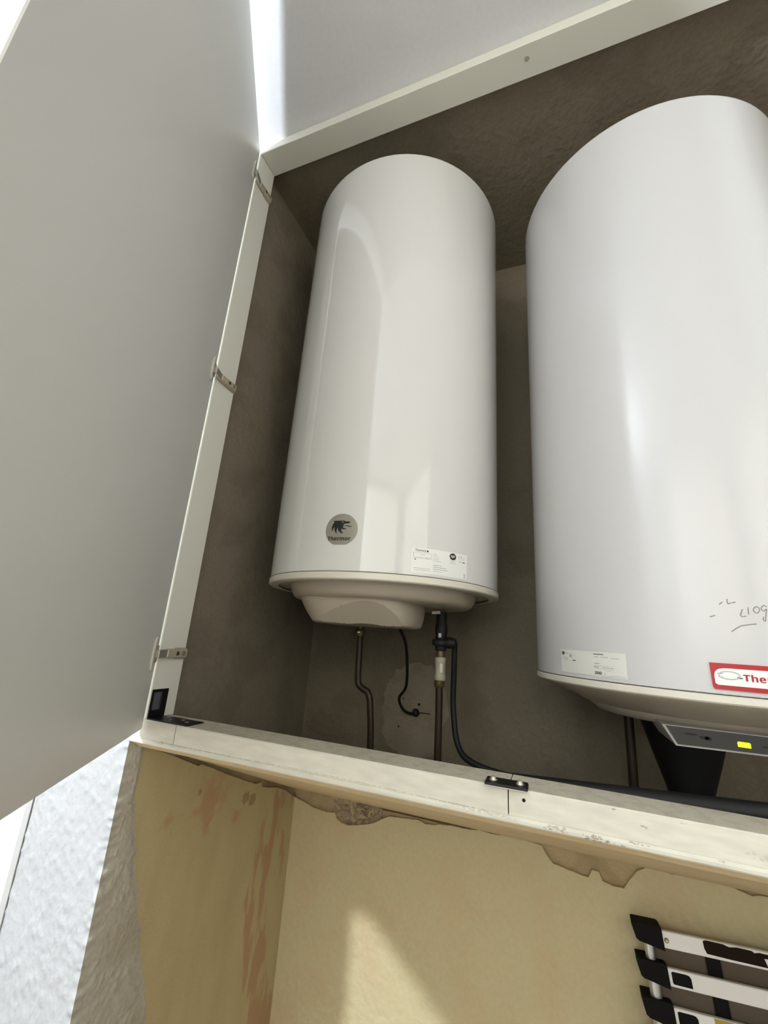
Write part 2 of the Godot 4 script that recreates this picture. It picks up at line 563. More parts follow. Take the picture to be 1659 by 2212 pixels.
# ------------------------------------------------------------------ room
func build_room() -> void:
	var st := begin()
	slab(st, -1.5, 2.3, -Y0 - 0.1, -Y0, -0.75, 2.6)
	struct("floor", st, M.floor_tile, "plain floor of the room, below the alcove")
	st = begin()
	slab(st, -1.5, 2.3, CEIL, CEIL + 0.1, -0.003, 2.6)
	struct("ceiling", st, M.ceiling, "white ceiling above the cupboard and the open door")
	# outer wall left of the alcove: body with a skin of rough stucco that turns the corner
	st = begin()
	slab(st, -1.5, -0.032, -Y0, CEIL, -0.12, -0.004)
	var front := struct("wall_front", st, M.room, "white stuccoed wall left of the alcove, under the open door")
	st = begin()
	var step := 0.004
	var rows := int(0.80 / step)
	var ga := []
	var gb := []
	for j in rows + 1:
		var y := -0.78 + 0.80 * j / rows
		var corner := 0.0046 * n_fine.get_noise_2d(y * 0.8, 4.0) + 0.0018 * n_mid.get_noise_2d(y, 9.0)
		var ra := []
		for i in 84:
			var x := -0.028 - 0.004 * (83 - i)
			var lift := bump(Vector3(x, y, 0.0))
			var near := smoothstep(4.0, 0.0, float(83 - i))
			ra.append(V(x + corner * near, y, lerpf(lift, corner, near)))
		ga.append(ra)
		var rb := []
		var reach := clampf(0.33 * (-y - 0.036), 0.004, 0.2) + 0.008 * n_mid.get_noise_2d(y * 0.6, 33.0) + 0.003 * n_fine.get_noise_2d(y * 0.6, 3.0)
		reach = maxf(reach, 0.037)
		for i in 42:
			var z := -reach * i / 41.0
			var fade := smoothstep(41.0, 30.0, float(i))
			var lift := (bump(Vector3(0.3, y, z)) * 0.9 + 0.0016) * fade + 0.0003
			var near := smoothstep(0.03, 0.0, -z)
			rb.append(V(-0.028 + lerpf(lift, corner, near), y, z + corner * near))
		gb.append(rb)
	sheet(st, ga, Vector3.BACK)
	obj("stucco", st, M.stucco, front)
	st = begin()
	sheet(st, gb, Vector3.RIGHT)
	obj("grey_return", st, M.render, front).set_meta("label", "grey rough margin turning the wall corner")
	# the part of that wall further left, and a smooth door lining standing a little proud of it
	st = begin()
	slab(st, -1.5, -0.352, -Y0, CEIL, -0.005, 0.001)
	obj("plain_coat", st, M.stucco, front)
	st = begin()
	slab(st, -0.36, -0.236, -Y0, CEIL, -0.004, 0.009, 0.006)
	struct("trim_1", st, M.room, "smooth white door lining at the left end of the stuccoed wall")
	# other walls of the room
	st = begin()
	slab(st, 1.53, 2.3, -Y0, CEIL, -0.12, 0.0)
	struct("wall_front_2", st, M.room, "white wall right of the alcove")
	st = begin()
	slab(st, -1.6, -1.5, -Y0, CEIL, -0.12, 2.6)
	struct("wall_left_room", st, M.room, "left wall of the room")
	st = begin()
	slab(st, 2.2, 2.3, -Y0, CEIL, 0.0, 0.85)
	slab(st, 2.2, 2.3, -Y0, CEIL, 2.25, 2.6)
	slab(st, 2.2, 2.3, -Y0, 0.18, 0.85, 2.25)
	slab(st, 2.2, 2.3, 1.38, CEIL, 0.85, 2.25)
	struct("wall_right", st, M.room, "right wall of the room with an added window")
	st = begin()
	slab(st, 2.2, 2.28, 0.18, 0.22, 0.85, 2.25, 0.004)
	slab(st, 2.2, 2.28, 1.34, 1.38, 0.85, 2.25, 0.004)
	slab(st, 2.2, 2.28, 0.22, 1.34, 0.85, 0.89, 0.004)
	slab(st, 2.2, 2.28, 0.22, 1.34, 2.21, 2.25, 0.004)
	var w2 := struct("window_added_2", st, M.white_plastic, "unseen frosted window added in the right wall as fill light")
	st = begin()
	slab(st, 2.23, 2.24, 0.22, 1.34, 0.89, 2.21)
	obj("added_pane", st, M.pane_glow, w2)
	st = begin()
	slab(st, -1.5, 0.15, -Y0, CEIL, 2.5, 2.6)
	slab(st, 1.95, 2.3, -Y0, CEIL, 2.5, 2.6)
	slab(st, 0.15, 1.95, -Y0, 0.18, 2.5, 2.6)
	slab(st, 0.15, 1.95, 1.38, CEIL, 2.5, 2.6)
	struct("wall_rear", st, M.room, "rear wall of the room with a wide added window")
	st = begin()
	slab(st, 0.15, 1.95, 0.18, 0.22, 2.5, 2.58, 0.004)
	slab(st, 0.15, 1.95, 1.34, 1.38, 2.5, 2.58, 0.004)
	slab(st, 0.15, 0.19, 0.22, 1.34, 2.5, 2.58, 0.004)
	slab(st, 1.91, 1.95, 0.22, 1.34, 2.5, 2.58, 0.004)
	var w := struct("window_added_1", st, M.white_plastic, "unseen frosted window added in the rear wall for frontal light")
	st = begin()
	slab(st, 0.19, 1.91, 0.22, 1.34, 2.53, 2.54)
	obj("added_pane", st, M.pane_glow, w)


func bump(p: Vector3) -> float:
	var a := n_fine.get_noise_3d(p.x * 0.75 + p.y * 0.35, p.y * 0.55, p.z * 0.75)
	var b := n_mid.get_noise_3d(p.x, p.y, p.z)
	var c := n_fine.get_noise_3d(p.x * 1.9 + 5.0, p.y * 1.9, p.z * 1.9)
	return 0.0013 * smoothstep(0.05, 0.6, a + 0.5 * b) + 0.0007 * b + 0.0005 * c


func build_alcove() -> void:
	var zb := -DEPTH
	# upper part: inside of the cupboard
	var st := begin()
	slab(st, -0.14, -0.028, -0.02, CEIL + 0.1, zb - 0.1, -0.005)
	var wl := struct("wall_left", st, M.niche, "dark grey left wall inside the cupboard")
	st = begin()
	plate(st, PackedVector2Array([Vector2(-0.0625, -0.02), Vector2(-0.0625, -0.052), Vector2(-0.6, -0.155), Vector2(-0.6, -0.02)]), -0.008, 0.0, func(u, v, t): return V(-0.028 + t, v, u))
	obj("lower_coat", st, M.niche, wl)
	st = begin()
	slab(st, -0.14, 1.63, -0.25, CEIL + 0.1, zb - 0.1, zb)
	var back := struct("wall_back", st, M.niche, "dark back wall inside the cupboard behind the water heaters")
	st = begin()
	slab(st, -0.03, 1.53, CEIL, CEIL + 0.1, zb, -0.003)
	struct("ceiling_2", st, M.niche, "brown grey ceiling inside the cupboard")
	st = begin()
	slab(st, 1.53, 1.63, -Y0, CEIL, zb, 0.0)
	struct("wall_end", st, M.niche, "right end wall of the alcove")
	# bare filler patch around the pipes, with two drilled holes
	var ol := PackedVector2Array()
	for k in 40:
		var a := TAU * k / 40.0
		var r := 1.0 + 0.22 * n_big.get_noise_2d(cos(a) * 0.3 + 3.0, sin(a) * 0.3) + 0.08 * n_mid.get_noise_2d(cos(a) * 0.1, sin(a) * 0.1)
		ol.append(Vector2(0.315 + 0.095 * r * cos(a), -0.02 + 0.125 * r * sin(a)))
	st = begin()
	plate(st, ol, -0.001, 0.0025, func(u, v, t): return V(u, v, zb + t))
	obj("filler_patch", st, M.bare, back)
	for h in [[0.3305, 0.0, 0.0035], [0.3055, -0.0247, 0.0028], [0.285, 0.01, 0.002], [0.275, -0.062, 0.0025]]:
		st = begin()
		lathe(st, [Vector2(0, 0.0005), Vector2(h[2], 0.0005), Vector2(h[2], -0.001)], V(h[0], h[1], zb + 0.0026), 12, Basis(Vector3.RIGHT, PI / 2))
		obj("drill_hole", st, M.hole, back)
	# the masonry shelf that carries the cupboard: its underside slopes down to the back
	st = begin()
	var prof := [Vector2(-0.004, -0.038), Vector2(-0.58, -0.2575), Vector2(zb - 0.02, -0.262), Vector2(zb - 0.02, -0.16), Vector2(-0.064, -0.05), Vector2(-0.02, -0.05)]
	prism(st, prof, -0.028, 1.53)
	var sh := struct("shelf_slab", st, M.soffit, "plastered masonry slab under the cupboard, sloping down to the back")
	sh.set_meta("category", "slab")
	st = begin()
	prism(st, [Vector2(-0.064, -0.0505), Vector2(-0.064, -0.047), Vector2(zb - 0.01, -0.157), Vector2(zb - 0.01, -0.161)], -0.028, 1.53)
	obj("shelf_top", st, M.niche, sh)
	# lower back wall: rough substrate with a finish coat whose upper edge has broken away
	st = begin()
	slab(st, -0.14, 1.63, -Y0, -0.272, zb - 0.1, zb - 0.009)
	slab(st, 0.60, 1.63, -0.275, -0.24, zb - 0.1, zb - 0.007)
	slab(st, -0.14, 0.16, -0.275, -0.24, zb - 0.1, zb - 0.007)
	var low := struct("wall_back_2", st, M.substrate, "tan plastered back wall of the alcove under the cupboard, broken along its top")
	var top := [-0.0285, -0.2858, 0.0401, -0.3019, 0.0771, -0.3040, 0.1034, -0.3009, 0.1083, -0.3125, 0.1218, -0.3197, 0.1445, -0.3229, 0.1723, -0.3171, 0.1993, -0.3101, 0.2201, -0.3029, 0.2390, -0.2908, 0.2605, -0.2800, 0.3052, -0.2761, 0.3413, -0.2730, 0.3618, -0.2786, 0.3841, -0.2763, 0.3947, -0.2722, 0.4347, -0.2685, 0.4691, -0.2686, 0.4972, -0.2641, 0.5205, -0.2671, 0.5817, -0.2625, 0.6388, -0.2670, 0.6477, -0.2819, 0.6600, -0.2962, 0.6852, -0.3005, 0.7135, -0.3055, 0.7339, -0.3074, 0.7423, -0.2913, 0.7560, -0.2926, 0.7614, -0.3075, 0.7813, -0.3122, 0.8030, -0.3121, 0.8120, -0.2976, 0.8305, -0.2743, 0.8468, -0.2649, 0.8795, -0.2620, 0.8940, -0.2659, 0.9136, -0.2611, 0.9808, -0.2620, 1.0035, -0.2650, 1.0308, -0.2718, 1.0416, -0.2681, 1.0556, -0.2670, 1.53, -0.266]
	ol = PackedVector2Array()
	for k in range(0, top.size() - 2, 2):
		var a := Vector2(top[k], top[k + 1])
		var b := Vector2(top[k + 2], top[k + 3])
		var m := maxi(1, int(a.distance_to(b) / 0.005))
		for s in m:
			var p := a.lerp(b, float(s) / m)
			if s > 0:
				p.y += 0.0012 * n_mid.get_noise_2d(p.x * 8.0, 1.0)
			ol.append(p)
	ol.append(Vector2(1.53, -0.266))
	ol.append(Vector2(1.53, -Y0))
	ol.append(Vector2(-0.0285, -Y0))
	st = begin()
	plate(st, ol, -0.009, 0.0, func(u, v, t): return V(u, v, zb + t))
	obj("finish_coat", st, M.tan, low)
	# rough broken masonry in the deepest break
	st = begin()
	var rg := []
	for j in 31:
		var row := []
		for i in 71:
			var x := 0.095 + 0.145 * i / 70.0
			var y := -0.329 + 0.062 * j / 30.0
			var b := n_mid.get_noise_2d(x * 2.2, y * 2.2 + 5.0)
			var e := n_fine.get_noise_2d(x * 1.2 + 3.0, y * 1.2)
			row.append(V(x, y, zb - 0.0075 + clampf(0.011 * b + 0.004 * e, -0.009, 0.006)))
		rg.append(row)
	sheet(st, rg, Vector3.BACK)
	obj("broken_masonry", st, M.rubble, low).set_meta("label", "rough broken masonry in a hole of the plaster")
	# lower left wall
	st = begin()
	slab(st, -0.14, -0.0365, -Y0, -0.02, zb - 0.02, -0.005)
	var side := struct("wall_left_2", st, M.substrate, "tan plastered side wall of the alcove, left of the lit patch")
	ol = PackedVector2Array()
	var crack := [-0.032, -0.050, -0.0479, -0.0580, -0.1091, -0.0838, -0.150, -0.102, -0.1863, -0.1190, -0.1950, -0.1170, -0.2263, -0.1297, -0.2784, -0.1536, -0.3462, -0.1822, -0.3988, -0.2040, -0.4250, -0.2070, -0.4310, -0.2179, -0.4554, -0.2261, -0.50, -0.2370, -0.5406, -0.2520, -0.575, -0.2718, -0.601, -0.286]
	for k in range(0, crack.size(), 2):
		ol.append(Vector2(crack[k], crack[k + 1]))
	ol.append(Vector2(-0.601, -Y0))
	ol.append(Vector2(-0.032, -Y0))
	st = begin()
	plate(st, ol, -0.008, 0.0, func(u, v, t): return V(-0.028 + t, v, u), func(p): return Vector2(-p.x / 0.6, -p.y / 0.8))
	obj("finish_coat", st, side_coat(), side)


func side_coat() -> StandardMaterial3D:
	var k := FastNoiseLite.new()
	k.seed = 77
	k.frequency = 3.0
	k.fractal_octaves = 5
	var m := StandardMaterial3D.new()
	m.albedo_texture = painted(384, 512, func(u, v):
		var z: float = u * 0.6
		var y: float = v * 0.8
		var c := Color(0.695, 0.64, 0.48)
		var n := k.get_noise_2d(z * 4.0, y * 1.2)
		c = c.lerp(Color(0.655, 0.59, 0.43), clampf(0.4 + n, 0.0, 1.0) * 0.6)
		# reddish brush smears near the inner corner and under the slab
		var s := smoothstep(0.05, 0.4, k.get_noise_2d(z * 6.0 + 9.0, y * 1.6) + 0.45 - absf(z - 0.515 - 0.03 * sin(y * 9.0)) * 9.0)
		c = c.lerp(Color(0.64, 0.49, 0.365), s * 0.7)
		var t := smoothstep(0.1, 0.5, k.get_noise_2d(z * 3.0 + 40.0, y * 3.0) + 0.3 - absf(y - 0.2) * 5.0 - absf(z - 0.28) * 1.5)
		c = c.lerp(Color(0.66, 0.515, 0.38), t * 0.7)
		for q in [[0.203, 0.172, 0.006], [0.368, 0.225, 0.013], [0.395, 0.236, 0.012]]:
			var d: float = Vector2(z - q[0], y - q[1]).length() / q[2]
			if d < 1.0 + 0.6 * k.get_noise_2d(z * 30.0, y * 30.0):
				c = c.lerp(Color(0.45, 0.36, 0.26), 0.45)
		var g := 1.0 + 0.05 * k.get_noise_2d(z * 80.0, y * 80.0)
		return Color(c.r * g, c.g * g, c.b * g))
	m.roughness = 0.9
	return m


# ------------------------------------------------------------------ cupboard frame and door
func build_cupboard() -> void:
	var t := 0.0628
	var H := 1.3947
	var cup := thing("cupboard", "white wooden cupboard front built into the alcove, its left door open", "cupboard", V(0.0, -0.04, 0.0))
	# bottom rail in three lengths
	var rp := [Vector2(0.0, -0.0015), Vector2(-0.0015, 0.0), Vector2(-t, 0.0), Vector2(-t, -0.049), Vector2(-0.030, -0.049), Vector2(-0.004, -0.0390), Vector2(-0.0005, -0.030)]
	for e in [[-0.028, 0.0722], [0.0736, 0.6260], [0.6274, 1.53]]:
		var st := begin()
		prism(st, rp, e[0], e[1])
		obj("bottom_rail", st, M.rail, cup)
	# filler along its lower edge, slightly proud and rounded
	var st := begin()
	var fp := [Vector2(-0.003, -0.0295), Vector2(0.0004, -0.031), Vector2(0.0016, -0.034), Vector2(0.0012, -0.0370), Vector2(-0.0008, -0.0390), Vector2(-0.005, -0.0395)]
	prism(st, fp, -0.028, 1.53)
	obj("filler_strip", st, M.rail, cup)
	# left post
	st = begin()
	slab(st, -0.0278, 0.0, 0.0004, H + 0.026, -t, 0.0, 0.0012)
	obj("side_post", st, M.frame, cup)
	st = begin()
	slab(st, 1.50, 1.53, 0.0004, H + 0.026, -t, 0.0, 0.0012)
	obj("side_post", st, M.frame, cup)
	# top rail
	st = begin()
	slab(st, 0.0004, 1.4995, H, CEIL, -t, 0.0, 0.0012)
	obj("top_rail", st, M.frame, cup)
	st = begin()
	lathe(st, [Vector2(0, -0.0012), Vector2(0.0045, -0.0012), Vector2(0.006, 0.001)], V(0.68, H, -0.0254), 16)
	obj("screw", st, M.pale, cup)
	st = begin()
	lathe(st, [Vector2(0, 0.0006), Vector2(0.0021, 0.0006), Vector2(0.0021, -0.001)], V(0.6453, -0.0112, -0.0003), 12, Basis(Vector3.RIGHT, PI / 2))
	obj("screw_hole", st, M.hole, cup)
	# joining plate with two bolts over the joint of the rail
	st = begin()
	box(st, Vector3(0.052, 0.004, 0.030), Transform3D(Basis(Vector3.UP, 0.03), V(0.6243, 0.002, -0.0055)), 0.0012)
	var jp := obj("joining_plate", st, M.black, cup)
	jp.set_meta("label", "black steel joining plate")
	st = begin()
	box(st, Vector3(0.052, 0.0012, 0.0012), Transform3D(Basis(Vector3.UP, 0.03), V(0.6243, 0.0006, 0.0098)), 0.0003)
	obj("plate_edge", st, M.steel, jp)
	for x in [0.6075, 0.6405]:
		st = begin()
		lathe(st, [Vector2(0, 0.0045), Vector2(0.002, 0.0042), Vector2(0.0034, 0.0028), Vector2(0.0042, 0.0), Vector2(0.0055, 0.0)], V(x, 0.004, -0.0065), 18)
		obj("bolt", st, M.steel, jp)
	# black corner bracket: a leg on the post and a leg on the rail
	st = begin()
	slab(st, 0.0, 0.0018, 0.0015, 0.0497, -0.0385, -0.0015, 0.0006)
	slab(st, 0.0, 0.094, 0.0, 0.0018, -0.043, -0.0015, 0.0006)
	var cb := obj("corner_bracket", st, M.black, cup)
	cb.set_meta("label", "black corner bracket")
	st = begin()
	for r in [[0.0435, 0.0448], [0.0150, 0.0160]]:
		slab(st, 0.0016, 0.0024, r[0], r[1], -0.023, -0.006)
	for r in [[-0.0235, -0.0225], [-0.0072, -0.0062]]:
		slab(st, 0.0016, 0.0024, 0.015, 0.0448, r[0], r[1])
	obj("frame_mark", st, M.grey_film, cb)
	st = begin()
	slab(st, 0.0016, 0.0021, 0.016, 0.043, -0.021, -0.008)
	obj("film", st, M.grey_film, cb)
	for s in [[0.022, -0.030], [0.040, -0.018], [0.058, -0.030], [0.076, -0.020]]:
		st = begin()
		lathe(st, [Vector2(0, 0.0022), Vector2(0.0028, 0.0018), Vector2(0.0040, 0.0)], V(s[0], 0.0018, s[1]), 14)
		obj("screw", st, M.grey_film, cb)
	# the open door
	var ang := deg_to_rad(57.3)
	var d := Vector3(cos(ang), 0, sin(ang))          # from the hinges to the free edge
	var out := Vector3(-sin(ang), 0, cos(ang))       # through the thickness, away from the cupboard
	var h0 := V(0.0010, 0, 0.0050)
	var yb := -0.0150
	var yt := 1.3955
	var wd := 0.657
	st = begin()
	box(st, Vector3(wd, yt - yb, 0.019), Transform3D(Basis(d, Vector3.UP, out), h0 + d * wd / 2 + out * 0.0095 + Vector3.UP * (yt + yb) / 2), 0.0012)
	var door := obj("door", st, M.door, cup)
	door.set_meta("label", "large plain white door standing open")
	for y in [0.113, 0.709, 1.299]:
		hinge(y, cup, h0, d, out)


func hinge(y: float, cup: Node3D, h0: Vector3, d: Vector3, out: Vector3) -> void:
	var hb := Basis(d, Vector3.UP, out)
	# arm on the post: a channel with a sloping nose
	var st := begin()
	slab(st, 0.0, 0.0095, y - 0.0085, y + 0.0085, -0.0605, -0.0105, 0.0022)
	slab(st, 0.0, 0.0060, y - 0.0105, y + 0.0105, -0.0605, -0.0330, 0.0015)
	var arm := obj("hinge", st, M.hinge, cup)
	for z in [-0.035, -0.0495]:
		st = begin()
		lathe(st, [Vector2(0, -0.0008), Vector2(0.0022, -0.0008), Vector2(0.0026, 0.0008), Vector2(0.0042, 0.0006), Vector2(0.0046, 0.0)], V(0.0096, y, z), 16, Basis(Vector3.BACK, -PI / 2))
		obj("screw", st, M.screw, arm)
	st = begin()
	slab(st, 0.0094, 0.0098, y - 0.0025, y + 0.0025, -0.037, -0.033)
	obj("slot", st, M.hole, arm)
	# cup flange on the door: oval plate standing proud, raised rim, and the link bar between
	st = begin()
	var ol := PackedVector2Array()
	for k in 36:
		var a := TAU * k / 36.0
		ol.append(Vector2(0.0105 * signf(cos(a)) * pow(absf(cos(a)), 0.8), 0.029 * signf(sin(a)) * pow(absf(sin(a)), 0.9)))
	var c := h0 + d * 0.021 + Vector3.UP * y
	plate(st, ol, 0.0, 0.0030, func(u, v, t): return c + hb * Vector3(u, v, -t))
	obj("cup_flange", st, M.white_plastic, arm)
	st = begin()
	box(st, Vector3(0.020, 0.030, 0.0020), Transform3D(hb, c - out * 0.0036), 0.0008)
	obj("cup", st, M.steel, arm)
	st = begin()
	var a0 := V(0.0050, y, -0.013)
	var a1 := c - out * 0.006 - d * 0.002
	var along := (a1 - a0)
	var bz := along.normalized()
	var bx := Vector3.UP.cross(bz).normalized()
	box(st, Vector3(0.0055, 0.0150, along.length()), Transform3D(Basis(bx, Vector3.UP, bz), (a0 + a1) / 2), 0.001)
	obj("link", st, M.steel, arm)


# ------------------------------------------------------------------ water heaters
func on_cyl(h: Dictionary, ang0: float, y0: float) -> Callable:     # metres along the skin, up, out
	return func(u, v, t):
		var a: float = deg_to_rad(ang0) + u / h.r
		return V(h.x + (h.r + t) * sin(a), y0 + v, h.z + (h.r + t) * cos(a))


func heater_body(t: Node3D, h: Dictionary, seam: float, lip: float, top: float, m: Material) -> void:
	var r: float = h.r
	var c := V(h.x, 0, h.z)
	var st := begin()
	lathe(st, [Vector2(r - 0.02, seam + 0.001), Vector2(r - 0.0012, seam + 0.001), Vector2(r, seam + 0.002), Vector2(r, top - 0.009)], c, 128)
	obj("body", st, m, t)
	st = begin()
	lathe(st, [Vector2(r - 0.02, top - 0.0085), Vector2(r - 0.0004, top - 0.0085), Vector2(r - 0.0002, top - 0.005), Vector2(r - 0.003, top), Vector2(r - 0.03, top + 0.012), Vector2(r * 0.6, top + 0.03), Vector2(0.0, top + 0.04)], c, 96)
	obj("lid", st, m, t)
	st = begin()
	lathe(st, [Vector2(r - 0.02, seam), Vector2(r - 0.0006, seam), Vector2(r + 0.0012, seam - 0.0015), Vector2(r + 0.0012, lip + 0.002), Vector2(r - 0.001, lip), Vector2(r - 0.02, lip)], c, 128)
	obj("bottom_rim", st, M.ring, t)
	# wall bracket behind
	for y in [seam + 0.2, top - 0.2]:
		st = begin()
		slab(st, h.x - 0.14, h.x + 0.14, y - 0.03, y + 0.03, -DEPTH, h.z - r + 0.012, 0.002)
		obj("wall_bracket", st, M.steel, t)


func sticker_part(t: Node3D, called: String, h: Dictionary, a0: float, a1: float, y0: float, y1: float, tex: Texture2D) -> MeshInstance3D:
	var st := begin()
	var n := 24
	for k in n:
		var ua := float(k) / n
		var ub := float(k + 1) / n
		var pa := deg_to_rad(lerpf(a0, a1, ua))
		var pb := deg_to_rad(lerpf(a0, a1, ub))
		var na := Vector3(sin(pa), 0, cos(pa))
		var nb := Vector3(sin(pb), 0, cos(pb))
		var c := V(h.x, 0, h.z)
		var r: float = h.r + 0.0004
		var q := [c + na * r + Vector3.UP * y1, c + nb * r + Vector3.UP * y1, c + nb * r + Vector3.UP * y0, c + na * r + Vector3.UP * y0]
		tri(st, q[0], q[1], q[2], na, nb, nb, Vector2(ua, 0), Vector2(ub, 0), Vector2(ub, 1))
		tri(st, q[0], q[2], q[3], na, nb, na, Vector2(ua, 0), Vector2(ub, 1), Vector2(ua, 1))
	var m := StandardMaterial3D.new()
	m.albedo_texture = tex
	m.roughness = 0.45
	return obj(called, st, m, t)


func bars(w: int, h: int, list: Array, paper := Color(0.90, 0.90, 0.875)) -> ImageTexture:             # flat print: grey bars x0, x1, y, thickness, grey
	var im := Image.create(w, h, false, Image.FORMAT_RGB8)
	im.fill(paper)
	var k := 0
	for b in list:
		var x := int(b[0] * w)
		var e := int(b[1] * w)
		var yy := int(b[2] * h)
		var th := int(maxf(2.0, b[3] * h))
		if b[3] > 0.03 or b[4] < 0.25:
			im.fill_rect(Rect2i(x, yy, e - x, th), Color(b[4], b[4], b[4]))
			continue
		while x < e:                            # broken like small type
			var l := 4 + (k * 7 + 3) % 9
			var g: float = b[4] + 0.08 * ((k * 5) % 3 - 1)
			im.fill_rect(Rect2i(x, yy, mini(l, e - x), th), Color(g, g, g))
			x += l + 3 + (k % 3)
			k += 1
	return ImageTexture.create_from_image(im)


func lettering(t: Node3D, called: String, text: String, f: Callable, height: float, width: float, m: Material, bold := false, depth := 0.0004, slant := 0.0) -> MeshInstance3D:
	var font := SystemFont.new()
	font.font_names = PackedStringArray(["Droid Sans"])
	font.font_weight = 700 if bold else 400
	var tm := TextMesh.new()
	tm.text = text
	tm.font = font
	tm.font_size = 64
	tm.pixel_size = 0.01
	tm.depth = 0.0
	tm.curve_step = 1.0
	var a := tm.get_mesh_arrays()
	var vs: PackedVector3Array = a[Mesh.ARRAY_VERTEX]
	var ids: PackedInt32Array = a[Mesh.ARRAY_INDEX]
	var lo := Vector3(1e9, 1e9, 0)
	var hi := Vector3(-1e9, -1e9, 0)
	for v in vs:
		lo = lo.min(v)
		hi = hi.max(v)
	var sc := Vector2(width / (hi.x - lo.x), height / (hi.y - lo.y))
	var st := begin()
	for k in range(0, ids.size(), 3):
		var q := []
		var ns := []
		for j in 3:
			var v := vs[ids[k + j]]
			var u := (v.x - (lo.x + hi.x) / 2) * sc.x
			var w := (v.y - (lo.y + hi.y) / 2) * sc.y
			u += w * slant
			q.append(f.call(u, w, depth))
			ns.append((f.call(u, w, depth + 0.01) - f.call(u, w, depth)).normalized())
		tri(st, q[0], q[1], q[2], ns[0], ns[1], ns[2])
	return obj(called, st, m, t)


func disc(cx: float, cy: float, rx: float, ry: float, n := 40) -> PackedVector2Array:
	var o := PackedVector2Array()
	for k in n:
		o.append(Vector2(cx + rx * cos(TAU * k / n), cy + ry * sin(TAU * k / n)))
	return o


